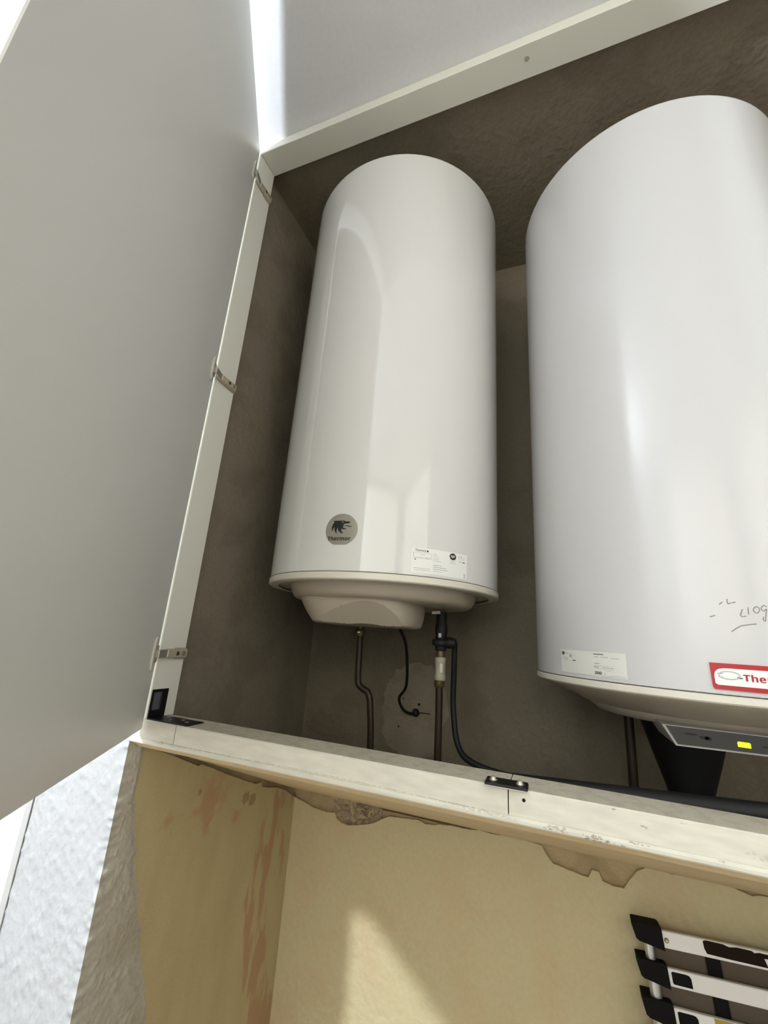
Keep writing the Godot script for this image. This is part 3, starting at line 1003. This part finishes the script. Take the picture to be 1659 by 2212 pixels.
func build_small_heater() -> void:
	var h := H1
	var c := V(h.x, 0, h.z)
	var t := thing("water_heater", "smaller glossy white wall-hung water heater, left one, with a round grey wolf-head badge", "water heater", V(h.x, 0.186, h.z), "water heaters in the cupboard")
	heater_body(t, h, 0.2782, 0.2650, 1.3023, M.enamel)
	# underside tray
	var st := begin()
	lathe(st, [Vector2(0.252, 0.2680), Vector2(0.2130, 0.2675), Vector2(0.2115, 0.2630), Vector2(0.2085, 0.2540), Vector2(0.2030, 0.2460), Vector2(0.1955, 0.2415), Vector2(0.185, 0.2398), Vector2(0, 0.2395)], c, 96)
	obj("bottom_tray", st, M.cover, t)
	# electrical cover with a flat facet cut across its front
	var cc := V(0.293, 0, -0.262)
	var levels := [[1.0, 1.0, 0.2405], [0.985, 1.0, 0.2340], [0.955, 0.995, 0.2270], [0.92, 0.99, 0.2200], [0.88, 0.985, 0.2130], [0.84, 0.975, 0.2060], [0.80, 0.965, 0.2000], [0.775, 0.95, 0.1955], [0.755, 0.93, 0.1930], [0.72, 0.89, 0.1915], [0.60, 0.75, 0.1906], [0.0, 0.0, 0.1905]]
	var pn := Vector3(0.16, -0.72, 0.66).normalized()
	var pd := pn.dot(cc + Vector3(0.0, 0.2245, 0.122))
	var fine := []
	for k in levels.size() - 1:
		for e in 5:
			var w := e / 5.0
			fine.append([lerpf(levels[k][0], levels[k + 1][0], w), lerpf(levels[k][1], levels[k + 1][1], w), lerpf(levels[k][2], levels[k + 1][2], w)])
	fine.append(levels[-1])
	levels = fine
	var N := 192
	var g := []
	var ns := []
	for l in levels:
		var row := []
		for i in N + 1:
			var a := TAU * (i % N) / N
			var ex := 0.72
			var sx: float = l[0] if sin(a) < 0.0 else l[1]
			var sz: float = (l[0] + l[1]) / 2.0
			row.append(cc + Vector3(0.130 * sx * signf(sin(a)) * pow(absf(sin(a)), ex), l[2], 0.126 * sz * signf(cos(a)) * pow(absf(cos(a)), ex)))
		g.append(row)
	for j in g.size():
		var row := []
		for i in N + 1:
			var du: Vector3 = g[j][(i + 1) % N] - g[j][(i + N - 1) % N]
			var dv: Vector3 = g[mini(j + 1, g.size() - 1)][i] - g[maxi(j - 1, 0)][i]
			var nn := du.cross(dv).normalized()
			if j >= g.size() - 6:
				nn = Vector3.DOWN
			elif nn.dot(g[j][i] - (cc + Vector3(0, 0.24, 0))) < 0.0:
				nn = -nn
			row.append(nn)
		ns.append(row)
	st = begin()
	for j in g.size() - 1:
		for i in N:
			var q := [g[j][i], g[j][i + 1], g[j + 1][i + 1], g[j + 1][i]]
			var qn := [ns[j][i], ns[j][i + 1], ns[j + 1][i + 1], ns[j + 1][i]]
			var cut := 0
			for k in 4:
				var over: float = pn.dot(q[k]) - pd
				if over > 0.0:
					q[k] -= pn * over
					cut += 1
			if cut == 4:
				qn = [pn, pn, pn, pn]
			tri(st, q[0], q[1], q[2], qn[0], qn[1], qn[2])
			tri(st, q[0], q[2], q[3], qn[0], qn[2], qn[3])
	obj("electrical_cover", st, M.cover, t)
	# round badge with its emblem and name
	var f := on_cyl(h, 2.42, 0.3555)
	st = begin()
	var ol := PackedVector2Array()
	for k in 64:
		var a := TAU * k / 64.0
		ol.append(Vector2(0.0322 * cos(a), maxf(0.0304 * sin(a), -0.0282)))
	plate(st, ol, 0.0, 0.0008, f, null, 0.004)
	var badge := obj("badge", st, M.badge_grey, t)
	badge.set_meta("label", "round grey badge with a flat lower edge")
	var head := [535, 487, 870, 487, 905, 515, 1030, 515, 1035, 545, 1010, 565, 900, 572, 860, 590, 838, 625, 835, 665, 850, 695, 880, 712, 945, 712, 935, 730, 890, 742, 840, 738, 805, 720, 800, 760, 815, 800, 845, 835, 875, 852, 830, 855, 780, 835, 730, 790, 705, 745, 695, 710, 680, 690, 665, 740, 660, 800, 672, 845, 690, 852, 650, 845, 610, 790, 595, 730, 598, 690, 600, 665, 570, 700, 548, 750, 535, 790, 518, 760, 512, 700, 520, 640, 545, 580, 575, 535, 578, 515, 555, 500]
	st = begin()
	plate(st, from_px(head), 0.0008, 0.0012, f, null, 0.004)
	plate(st, from_px([870, 640, 930, 625, 980, 630, 1030, 650, 1110, 650, 1060, 672, 1010, 668, 960, 645, 900, 645]), 0.0008, 0.0012, f, null, 0.004)
	obj("emblem", st, M.ink, badge)
	st = begin()
	plate(st, from_px([780, 530, 860, 520, 850, 552]), 0.0012, 0.0014, f)
	obj("emblem_eye", st, M.badge_grey, badge)
	var fl := on_cyl(h, 2.42 + rad_to_deg(-0.0028 / h.r), 0.3555 - 0.0168)
	lettering(badge, "lettering", "Thermor", fl, 0.0078, 0.0462, M.ink, true, 0.0012)
	# rating label
	var list := [[0.36, 0.41, 0.165, 0.02, 0.6], [0.36, 0.43, 0.235, 0.02, 0.6], [0.36, 0.46, 0.31, 0.02, 0.68], [0.36, 0.45, 0.375, 0.02, 0.6], [0.36, 0.50, 0.445, 0.02, 0.6], [0.36, 0.50, 0.61, 0.024, 0.42], [0.36, 0.58, 0.69, 0.024, 0.42], [0.36, 0.61, 0.77, 0.024, 0.45], [0.36, 0.53, 0.86, 0.02, 0.6], [0.05, 0.32, 0.80, 0.02, 0.55], [0.05, 0.32, 0.87, 0.02, 0.62], [0.65, 0.76, 0.32, 0.015, 0.75], [0.68, 0.725, 0.375, 0.028, 0.45], [0.65, 0.76, 0.44, 0.02, 0.65], [0.83, 0.885, 0.31, 0.028, 0.5], [0.905, 0.95, 0.32, 0.035, 0.2], [0.915, 0.94, 0.15, 0.10, 0.82], [0.932, 0.962, 0.78, 0.19, 0.74], [0.04, 0.33, 0.20, 0.006, 0.2], [0.04, 0.33, 0.42, 0.006, 0.2], [0.04, 0.043, 0.20, 0.226, 0.35], [0.327, 0.33, 0.20, 0.226, 0.35], [0.14, 0.22, 0.26, 0.02, 0.55], [0.06, 0.20, 0.37, 0.02, 0.55], [0.22, 0.31, 0.37, 0.024, 0.45]]
	var lab := sticker_part(t, "rating_label", h, 31.6, 58.2, 0.2840, 0.3300, bars(1024, 400, list))
	lab.set_meta("label", "white rating label")
	var arc := func(fx, fy): return on_cyl(h, lerpf(31.6, 58.2, fx), lerpf(0.3300, 0.2840, fy))
	lettering(lab, "lettering", "Thermor", arc.call(0.150, 0.10), 0.0052, 0.0215, M.ink, false, 0.0007)
	st = begin()
	plate(st, disc(0, 0, 0.0016, 0.0019, 14), 0.0004, 0.0008, arc.call(0.262, 0.11))
	obj("mark", st, M.ink, lab)
	st = begin()
	plate(st, disc(0, 0, 0.0012, 0.0012, 14), 0.0004, 0.0008, arc.call(0.068, 0.47))
	obj("mark", st, M.ink, lab)
	st = begin()
	plate(st, disc(0, 0, 0.0074, 0.0062), 0.0004, 0.0008, arc.call(0.705, 0.17), null, 0.004)
	var nf := obj("mark", st, M.ink, lab)
	lettering(nf, "lettering", "NF", arc.call(0.705, 0.17), 0.0050, 0.0092, M.sticker, true, 0.0011, 0.2)
	lettering(lab, "lettering", "C E", arc.call(0.852, 0.15), 0.0042, 0.0086, M.ink, false, 0.0007)


func from_px(p: Array) -> PackedVector2Array:
	var o := PackedVector2Array()
	for k in range(0, p.size(), 2):
		o.append(Vector2((p[k] - 795.0) * 6.85e-5, -(p[k + 1] - 745.0) * 6.55e-5))
	return o


func build_large_heater() -> void:
	var h := H2
	var c := V(h.x, 0, h.z)
	var t := thing("water_heater", "larger white wall-hung water heater cut by the right edge, with a red badge", "water heater", V(h.x, 0.05, h.z), "water heaters in the cupboard")
	heater_body(t, h, 0.1295, 0.1190, 1.1781, M.enamel2)
	var st := begin()
	lathe(st, [Vector2(0.255, 0.124), Vector2(0.249, 0.1175), Vector2(0.236, 0.1135), Vector2(0.206, 0.1015), Vector2(0.200, 0.1000), Vector2(0.178, 0.0890), Vector2(0.170, 0.0875), Vector2(0, 0.0875)], c, 96)
	obj("bottom_tray", st, M.cover, t)
	st = begin()
	lathe(st, [Vector2(0.172, 0.0885), Vector2(0.167, 0.0835), Vector2(0.155, 0.0750), Vector2(0.148, 0.0735), Vector2(0.14, 0.073), Vector2(0, 0.073)], c, 96)
	obj("bottom_cover", st, M.cover, t)
	# control panel under the front: dark face in a pale rim
	var pz := -0.128
	var ol := PackedVector2Array([Vector2(0.8235, 0.0800), Vector2(0.8385, 0.0545), Vector2(0.985, 0.0565), Vector2(1.0, 0.0800)])
	st = begin()
	plate(st, ol, -0.12, 0.0, func(u, v, d): return V(u, v, pz + d))
	var pan := obj("control_panel", st, M.panel_rim, t)
	st = begin()
	ol = PackedVector2Array([Vector2(0.8280, 0.0790), Vector2(0.8405, 0.0568), Vector2(0.983, 0.0588), Vector2(0.996, 0.0790)])
	plate(st, ol, 0.0, 0.0012, func(u, v, d): return V(u, v, pz + d))
	var face := obj("panel_face", st, M.panel, pan)
	face.set_meta("label", "dark face of the control panel")
	st = begin()
	plate(st, PackedVector2Array([Vector2(0.9085, 0.0633), Vector2(0.9225, 0.0630), Vector2(0.9225, 0.0685), Vector2(0.9215, 0.0695), Vector2(0.9095, 0.0697), Vector2(0.9082, 0.0685)]), 0.001, 0.002, func(u, v, d): return V(u, v, pz + d))
	obj("display_light", st, M.led, pan).set_meta("label", "lit yellow green display")
	for q in [[0.872, 0.0690, 0.006, 0.003], [0.8765, 0.0685, 0.004, 0.004], [0.943, 0.0665, 0.009, 0.0016], [0.857, 0.0715, 0.008, 0.002]]:
		st = begin()
		plate(st, disc(q[0], q[1], q[2], q[3] * 0.7, 16), 0.001, 0.0016, func(u, v, d): return V(u, v, pz + d))
		obj("mark", st, M.rubber, pan)
	# rating label
	var list := [[0.095, 0.16, 0.13, 0.04, 0.62], [0.235, 0.29, 0.43, 0.04, 0.15], [0.175, 0.225, 0.22, 0.10, 0.66], [0.185, 0.215, 0.15, 0.08, 0.70], [0.02, 0.075, 0.32, 0.08, 0.80], [0.25, 0.285, 0.14, 0.16, 0.82], [0.58, 0.72, 0.08, 0.045, 0.45], [0.59, 0.65, 0.20, 0.028, 0.5], [0.68, 0.78, 0.20, 0.028, 0.55], [0.81, 0.92, 0.22, 0.028, 0.6], [0.59, 0.66, 0.47, 0.03, 0.4], [0.58, 0.65, 0.57, 0.11, 0.72], [0.66, 0.84, 0.57, 0.02, 0.6], [0.69, 0.84, 0.63, 0.028, 0.5], [0.60, 0.84, 0.70, 0.02, 0.6], [0.74, 0.80, 0.75, 0.025, 0.7], [0.79, 0.98, 0.93, 0.025, 0.6], [0.68, 0.80, 0.975, 0.02, 0.65]]
	var lab := sticker_part(t, "rating_label", h, -56.3, -30.1, 0.1366, 0.1710, bars(1024, 340, list, Color(0.85, 0.845, 0.81)))
	lab.set_meta("label", "white rating label")
	var arc := func(fx, fy): return on_cyl(h, lerpf(-56.3, -30.1, fx), lerpf(0.1710, 0.1366, fy))
	st = begin()
	plate(st, disc(0, 0, 0.0032, 0.0026, 24), 0.0004, 0.0008, arc.call(0.05, 0.15))
	var nf := obj("mark", st, M.ink, lab)
	lettering(nf, "lettering", "NF", arc.call(0.05, 0.15), 0.0018, 0.0034, M.faded, true, 0.0011)
	lettering(lab, "lettering", "C E", arc.call(0.115, 0.40), 0.0044, 0.0066, M.pencil, false, 0.0007)
	lettering(lab, "lettering", "200", arc.call(0.635, 0.87), 0.0042, 0.0115, M.ink, true, 0.0007)
	lettering(lab, "lettering", "L", arc.call(0.73, 0.87), 0.0034, 0.0016, M.pencil, false, 0.0007)
	# red badge with white field
	var f := on_cyl(h, -8.75, 0.1518)
	st = begin()
	plate(st, strip([Vector2(0.0, 0.0160), Vector2(0.128, 0.0165), Vector2(0.128, -0.0158), Vector2(0.0025, -0.0152), Vector2(0.0008, -0.0128)]), 0.0, 0.0022, f, null, 0.005)
	var badge := obj("badge", st, M.red, t)
	badge.set_meta("label", "red badge with a white field")
	st = begin()
	plate(st, strip([Vector2(0.0060, -0.0100), Vector2(0.0035, -0.0082), Vector2(0.0033, 0.0010), Vector2(0.0045, 0.0055), Vector2(0.0080, 0.0088), Vector2(0.0140, 0.0102), Vector2(0.118, 0.0108), Vector2(0.123, 0.006), Vector2(0.1235, -0.0102)]), 0.002, 0.0030, f, null, 0.005)
	var field := obj("badge_field", st, M.badge_white, badge)
	lettering(field, "lettering", "Thermor", on_cyl(h, -8.75 + rad_to_deg(0.0590 / h.r), 0.1524), 0.0084, 0.054, M.red_ink, true, 0.0034)
	st = begin()                                             # worn grey emblem: outline of a body with flames
	var ring := []
	for k in 25:
		var a := TAU * k / 24.0
		ring.append(f.call(0.0185 + 0.0105 * cos(a), 0.0022 + 0.0046 * sin(a), 0.0032))
	tube(st, ring, 0.0007, 6)
	tube(st, [f.call(0.0065, 0.0038, 0.0032), f.call(0.0100, 0.0034, 0.0032), f.call(0.0120, 0.0042, 0.0032)], 0.0006, 6)
	tube(st, [f.call(0.0072, 0.0006, 0.0032), f.call(0.0100, -0.0004, 0.0032), f.call(0.0120, 0.0004, 0.0032)], 0.0006, 6)
	obj("emblem", st, M.faded, field)
	st = begin()
	tube(st, [f.call(0.0262, 0.0006, 0.0032), f.call(0.0285, -0.0004, 0.0032), f.call(0.0312, -0.0004, 0.0032)], 0.0007, 6)
	obj("emblem_mark", st, M.pencil, field)
	# half wiped handwriting in marker
	st = begin()
	for s in [[-7.12, 0.2248, -5.77, 0.2270], [-4.48, 0.2412, -3.66, 0.2443], [-2.44, 0.2485, -2.43, 0.2425, -1.66, 0.2436], [-1.48, 0.2436, -0.53, 0.2448], [0.07, 0.2282, 0.85, 0.2361, 0.23, 0.2272, 1.50, 0.2275], [2.19, 0.2384, 2.11, 0.2296], [4.85, 0.2360, 4.72, 0.2387, 4.24, 0.2397, 3.69, 0.2385, 3.38, 0.2357, 3.52, 0.2330, 3.99, 0.2319, 4.54, 0.2332, 4.85, 0.2360], [6.64, 0.2403, 5.95, 0.2417, 5.28, 0.2380, 5.72, 0.2346, 6.47, 0.2373, 6.13, 0.2305, 5.75, 0.2223, 5.30, 0.2241, 5.56, 0.2275], [-2.51, 0.2072, -0.33, 0.2145, 1.53, 0.2167, 3.56, 0.2183]]:
		var path := []
		for k in range(0, s.size(), 2):
			path.append(on_cyl(h, s[k], s[k + 1]).call(0.0, 0.0, 0.0))
		tube(st, smooth_path(path, 4), 0.00065, 6)
	obj("handwriting", st, M.marker, t).set_meta("label", "half wiped grey marker handwriting")


func strip(corners: Array) -> PackedVector2Array:      # an outline cut fine enough to bend round the body
	var o := PackedVector2Array()
	for k in corners.size():
		var a: Vector2 = corners[k]
		var b: Vector2 = corners[(k + 1) % corners.size()]
		var m := maxi(1, int(a.distance_to(b) / 0.006))
		for s in m:
			o.append(a.lerp(b, float(s) / m))
	return o


# ------------------------------------------------------------------ pipes and fittings
func build_plumbing() -> void:
	var st := begin()
	var z := -0.35
	tube(st, smooth_path([V(0.2485, 0.185, z), V(0.2500, 0.13, z), V(0.2520, 0.075, z), V(0.2560, 0.060, z), V(0.2680, 0.0515, z), V(0.2790, 0.046, z), V(0.2850, 0.034, z), V(0.2880, 0.015, z), V(0.2930, -0.03, z), V(0.2980, -0.115, z)], 6), 0.0075)
	var pipe := obj("water_pipe", st, M.copper)
	tag(pipe, "thin brown copper pipe with a jog, hanging left below the smaller water heater", "pipe", "pipes below the heaters")
	st = begin()
	lathe(st, [Vector2(0, 0.168), Vector2(0.0115, 0.168), Vector2(0.0130, 0.171), Vector2(0.0130, 0.181), Vector2(0.0115, 0.184), Vector2(0.009, 0.186), Vector2(0.009, 0.1903)], V(0.2485, 0, z), 6)
	obj("union_nut", st, M.brass, pipe).set_meta("label", "brass union nut")
	st = begin()
	lathe(st, [Vector2(0, 0.0014), Vector2(0.003, 0.0012), Vector2(0.0045, 0.0)], V(0.2485, 0.178, z + 0.0125), 10, Basis(Vector3.RIGHT, PI / 2))
	obj("stud", st, M.chrome, pipe)
	# cable
	st = begin()
	tube(st, smooth_path([V(0.3520, 0.1895, -0.345), V(0.3505, 0.15, -0.40), V(0.3330, 0.06, -0.47), V(0.2985, 0.02, -0.52), V(0.3000, -0.012, -0.555), V(0.3160, -0.024, -0.585), V(0.326, -0.023, -0.605)], 8), 0.0036)
	var cable := obj("power_cable", st, M.rubber)
	tag(cable, "thin black cable looping from the smaller water heater to the back wall", "cable")
	st = begin()
	lathe(st, [Vector2(0, 0.0), Vector2(0.011, 0.0), Vector2(0.007, 0.010), Vector2(0.0, 0.012)], V(0.322, -0.022, -0.5976), 14, Basis(Vector3.RIGHT, PI / 2))
	obj("cable_entry", st, M.rubber, cable)
	st = begin()
	tube(st, smooth_path([V(0.318, -0.0225, -0.594), V(0.340, -0.020, -0.594), V(0.362, -0.0205, -0.597)], 4), 0.0013, 8)
	obj("loose_wire", st, M.copper, cable)
	# safety valve
	var x := 0.4480
	var sv := thing("safety_valve", "black and pale safety valve with a round handle below the smaller water heater", "valve", V(x, 0.083, z))
	st = begin()
	lathe(st, [Vector2(0, 0.150), Vector2(0.0115, 0.150), Vector2(0.0125, 0.153), Vector2(0.0125, 0.185), Vector2(0.0135, 0.187), Vector2(0.0135, 0.205), Vector2(0.0115, 0.208), Vector2(0.0115, 0.2340)], V(x, 0, z), 20)
	obj("inlet_body", st, M.rubber, sv)
	st = begin()
	lathe(st, [Vector2(0, 0.160), Vector2(0.017, 0.160), Vector2(0.0195, 0.163), Vector2(0.0195, 0.171), Vector2(0.017, 0.174), Vector2(0.012, 0.175)], V(x, 0, z), 24)
	lathe(st, [Vector2(0, 0.0), Vector2(0.012, 0.0), Vector2(0.013, 0.006), Vector2(0.009, 0.020), Vector2(0.0, 0.021)], V(x + 0.014, 0.168, z), 18, Basis(Vector3.BACK, -PI / 2))
	obj("handle", st, M.rubber, sv)
	st = begin()
	slab(st, x - 0.0035, x + 0.0045, 0.177, 0.188, z + 0.0115, z + 0.0145, 0.001)
	obj("stud", st, M.chrome, sv)
	st = begin()
	lathe(st, [Vector2(0, 0.118), Vector2(0.0085, 0.118), Vector2(0.0095, 0.121), Vector2(0.0095, 0.149), Vector2(0, 0.151)], V(x, 0, z), 18)
	obj("neck", st, M.brass, sv)
	st = begin()
	lathe(st, [Vector2(0, 0.088), Vector2(0.0115, 0.088), Vector2(0.0128, 0.091), Vector2(0.0128, 0.098), Vector2(0.0115, 0.1005), Vector2(0.0118, 0.124), Vector2(0.0128, 0.126), Vector2(0.0128, 0.133), Vector2(0.0115, 0.136), Vector2(0, 0.136)], V(x, 0, z), 8)
	obj("valve_body", st, M.pale, sv)
	st = begin()
	slab(st, x + 0.001, x + 0.0085, 0.104, 0.125, z + 0.009, z + 0.0128, 0.001)
	obj("tag_plate", st, M.white_plastic, sv)
	st = begin()
	lathe(st, [Vector2(0, 0.074), Vector2(0.0095, 0.074), Vector2(0.0115, 0.077), Vector2(0.0115, 0.086), Vector2(0.009, 0.089)], V(x - 0.001, 0, z), 6)
	obj("union_nut", st, M.brass, sv)
	st = begin()
	box(st, Vector3(0.019, 0.0065, 0.010), Transform3D(Basis(Vector3.BACK, 0.08), V(0.4405, 0.2310, z + 0.022)), 0.0015)
	obj("clip", st, M.white_plastic, sv).set_meta("label", "white plastic clip")
	st = begin()
	tube(st, smooth_path([V(x - 0.001, 0.078, z), V(x, 0.02, z), V(x + 0.0005, -0.12, z)], 4), 0.0078)
	var p2 := obj("water_pipe", st, M.copper)
	tag(p2, "straight brown copper pipe running down from the safety valve", "pipe", "pipes below the heaters")
	st = begin()
	tube(st, smooth_path([V(x + 0.030, 0.168, z - 0.006), V(x + 0.026, 0.10, z - 0.022), V(x + 0.026, 0.03, z - 0.025), V(x + 0.040, -0.035, z - 0.01), V(x + 0.075, -0.060, z + 0.01), V(x + 0.16, -0.071, z + 0.02), V(x + 0.30, -0.075, z + 0.03)], 8), 0.0062)
	var hose := obj("drain_hose", st, M.rubber)
	tag(hose, "black drain hose curving down beside the straight pipe and away behind the rail", "hose")
	# pipes lying along the shelf behind the rail
	st = begin()
	tube(st, [V(0.50, -0.048, -0.20), V(0.66, -0.040, -0.198), V(0.86, -0.034, -0.197), V(1.20, -0.030, -0.197), V(1.53, -0.030, -0.197)], 0.010)
	var lie := obj("water_pipe", st, M.copper_bright)
	tag(lie, "reddish copper pipe lying just behind the bottom rail", "pipe", "pipes below the heaters")
	st = begin()
	tube(st, [V(0.60, -0.030, -0.135), V(0.78, -0.018, -0.125), V(1.02, -0.004, -0.120), V(1.53, 0.010, -0.120)], 0.013)
	var ins := obj("insulated_pipe", st, M.rubber)
	tag(ins, "black insulated pipe lying behind the bottom rail under the larger water heater", "pipe")
	st = begin()
	tube(st, [V(0.8145, 0.088, -0.40), V(0.8148, -0.02, -0.40), V(0.8140, -0.125, -0.40)], 0.0085)
	var p4 := obj("water_pipe", st, M.copper)
	tag(p4, "straight brown copper pipe below the larger water heater", "pipe", "pipes below the heaters")
	var fu := thing("drain_funnel", "black tapering drain funnel below the larger water heater", "funnel", V(0.905, -0.115, -0.40))
	st = begin()
	lathe(st, [Vector2(0, -0.118), Vector2(0.034, -0.118), Vector2(0.036, -0.060), Vector2(0.052, -0.010), Vector2(0.070, 0.050), Vector2(0.072, 0.0715), Vector2(0.066, 0.0715), Vector2(0.0, 0.06)], V(0.905, 0, -0.40), 32)
	obj("cone", st, M.rubber, fu)
	st = begin()
	lathe(st, [Vector2(0.070, 0.064), Vector2(0.0745, 0.065), Vector2(0.0745, 0.071), Vector2(0.070, 0.0720)], V(0.905, 0, -0.40), 32)
	obj("rim", st, M.black, fu)


# ------------------------------------------------------------------ telescopic ladder
func build_ladder() -> void:
	var pitch := 0.0545
	var count := 14
	var lean := Basis(Vector3.RIGHT, deg_to_rad(-9.0)) * Basis(Vector3.BACK, deg_to_rad(3.2))
	var t := Node3D.new()
	t.name = "telescopic_ladder"
	t.set_meta("own_axes", true)
	add_child(t)
	tag(t, "collapsed telescopic ladder with black end caps leaning on the alcove back wall", "ladder")
	t.basis = lean
	# top left corner of the upper cap stands at (0.809, -0.348, -0.565)
	var height := pitch * (count - 1) + 0.03
	t.position = V(0.8095, -0.3485, -0.566) - lean * Vector3(0, height, 0)
	var wide := 0.47
	for k in count:
		var top := height - k * pitch
		var r := 0.0088 + 0.0014 * k if k < 8 else 0.020
		var st := begin()
		rung_bar(st, 0.049, wide - 0.049, top - 0.0305, top - 0.0045)
		var rung := obj("rung", st, M.rung, t)
		for side in [0, 1]:
			st = begin()
			end_cap(st, side, wide, top)
			obj("end_cap", st, M.ladder_black, t)
			if k < count - 1:
				st = begin()
				var x: float = 0.0255 if side == 0 else wide - 0.0255
				lathe(st, [Vector2(r, top - pitch - 0.004), Vector2(r, top - 0.02)], Vector3(x, 0, -0.001), 28)
				obj("stile_tube", st, M.alu, t)
		if k == 0:
			st = begin()
			lathe(st, [Vector2(0, 0.0004), Vector2(0.0022, 0.0004), Vector2(0.0034, 0.0012), Vector2(0.0044, 0.0)], Vector3(0.0565, top - 0.0185, 0.0125), 14, Basis(Vector3.RIGHT, PI / 2))
			obj("rivet", st, M.screw, rung)
			st = begin()
			plate(st, PackedVector2Array([Vector2(0.118, -0.0075), Vector2(0.123, -0.0055), Vector2(0.150, -0.0060), Vector2(0.160, -0.0085), Vector2(0.172, -0.0065), Vector2(0.195, -0.0070), Vector2(0.199, -0.0095), Vector2(0.206, -0.0075), Vector2(0.222, -0.0080), Vector2(0.2195, -0.0140), Vector2(0.212, -0.0145), Vector2(0.2155, -0.0268), Vector2(0.1600, -0.0262), Vector2(0.1215, -0.0250), Vector2(0.1185, -0.0180)]), 0.0, 0.0007, func(u, v, d): return Vector3(u, top + v, 0.0125 + d))
			obj("worn_label", st, M.brown_label, rung).set_meta("label", "torn dark brown label")
		else:
			st = begin()
			plate(st, PackedVector2Array([Vector2(0.0555, -0.0100), Vector2(0.058, -0.0085), Vector2(0.080, -0.0085), Vector2(0.085, -0.0095), Vector2(0.0875, -0.0130), Vector2(0.0880, -0.0265), Vector2(0.0575, -0.0262), Vector2(0.0560, -0.0245)]), 0.0, 0.0007, func(u, v, d): return Vector3(u, top + v, 0.0125 + d))
			obj("black_label", st, M.ladder_black, rung)
		if k == 2:
			st = begin()
			plate(st, PackedVector2Array([Vector2(0.113, -0.0055), Vector2(0.345, -0.0055), Vector2(0.345, -0.0295), Vector2(0.116, -0.0295)]), 0.0, 0.0006, func(u, v, d): return Vector3(u, top + v, 0.0125 + d))
			var yl := obj("yellow_label", st, M.yellow, rung)
			yl.set_meta("label", "yellow label with small dark marks")
			st = begin()
			for q in [[0.124, -0.0145, 0.0045, 0.0012], [0.139, -0.0165, 0.0022, 0.0022], [0.127, -0.0215, 0.0030, 0.0010], [0.148, -0.0195, 0.0028, 0.0012]]:
				plate(st, PackedVector2Array([Vector2(q[0] - q[2], q[1] - q[3]), Vector2(q[0] + q[2], q[1] - q[3]), Vector2(q[0] + q[2] * 0.6, q[1] + q[3]), Vector2(q[0] - q[2] * 0.4, q[1] + q[3])]), 0.0005, 0.0009, func(u, v, d): return Vector3(u, top + v, 0.0125 + d))
			obj("print", st, M.ink, yl)
	var sp := begin()
	box(sp, Vector3(0.024, height - 0.03, 0.003), Transform3D(Basis.IDENTITY, Vector3(0.132, (height - 0.03) / 2 + 0.01, -0.0035)), 0.001)
	obj("strap", sp, M.ladder_black, t)
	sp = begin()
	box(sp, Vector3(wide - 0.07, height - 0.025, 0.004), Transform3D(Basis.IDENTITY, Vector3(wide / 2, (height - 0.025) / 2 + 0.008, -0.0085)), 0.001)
	obj("rung_shade_panel", sp, M.rung_gap_shade, t).set_meta("label", "dark brown panel standing in for the shade between the rungs")


func rung_bar(st: SurfaceTool, x0: float, x1: float, y0: float, y1: float) -> void:
	box(st, Vector3(x1 - x0, y1 - y0, 0.010), Transform3D(Basis.IDENTITY, Vector3((x0 + x1) / 2, (y0 + y1) / 2, 0.0075)), 0.0012)


func end_cap(st: SurfaceTool, side: int, wide: float, top: float) -> void:
	var o := [Vector2(0.000, 0.0), Vector2(0.003, 0.0008), Vector2(0.046, 0.0005), Vector2(0.0500, -0.0015), Vector2(0.0512, -0.0345), Vector2(0.0420, -0.0330), Vector2(0.0200, -0.0290), Vector2(0.0080, -0.0270), Vector2(0.0030, -0.0235), Vector2(0.0008, -0.0150)]
	var pv := PackedVector2Array()
	for p in o:
		pv.append(Vector2(p.x if side == 0 else wide - p.x, top + p.y))
	plate(st, pv, -0.030, 0.0150, func(u, v, d): return Vector3(u, v, d))
	# back face
	var ids := Geometry2D.triangulate_polygon(pv)
	for k in range(0, ids.size(), 3):
		var n := Vector3.FORWARD
		tri(st, Vector3(pv[ids[k]].x, pv[ids[k]].y, -0.030), Vector3(pv[ids[k + 1]].x, pv[ids[k + 1]].y, -0.030), Vector3(pv[ids[k + 2]].x, pv[ids[k + 2]].y, -0.030), n, n, n)


# ------------------------------------------------------------------ pendant lamp behind the open door
func build_lamp() -> void:
	var at := V(-0.4925, 1.03, 1.36)
	var t := thing("pendant_lamp", "bare white bulb hanging on a short cord behind the open door", "lamp", at)
	var st := begin()
	lathe(st, [Vector2(0, -0.046), Vector2(0.018, -0.042), Vector2(0.034, -0.030), Vector2(0.044, -0.012), Vector2(0.046, 0.0), Vector2(0.043, 0.016), Vector2(0.032, 0.034), Vector2(0.018, 0.048), Vector2(0.014, 0.058), Vector2(0, 0.06)], at, 32)
	obj("bulb", st, M.bulb, t)
	st = begin()
	lathe(st, [Vector2(0, 0.056), Vector2(0.017, 0.056), Vector2(0.019, 0.060), Vector2(0.019, 0.093), Vector2(0.012, 0.103), Vector2(0, 0.105)], at, 20)
	obj("socket", st, M.white_plastic, t)
	st = begin()
	tube(st, [at + Vector3(0, 0.103, 0), at + Vector3(0, CEIL - 1.03, 0)], 0.004, 8)
	obj("cord", st, M.white_plastic, t)
	var l := OmniLight3D.new()
	l.name = "bulb_light"
	l.light_color = Color(0.91, 0.95, 1.0)
	l.light_energy = 5.4
	l.light_size = 0.045
	l.omni_range = 12.0
	l.omni_attenuation = 2.0
	l.shadow_enabled = true
	t.add_child(l)
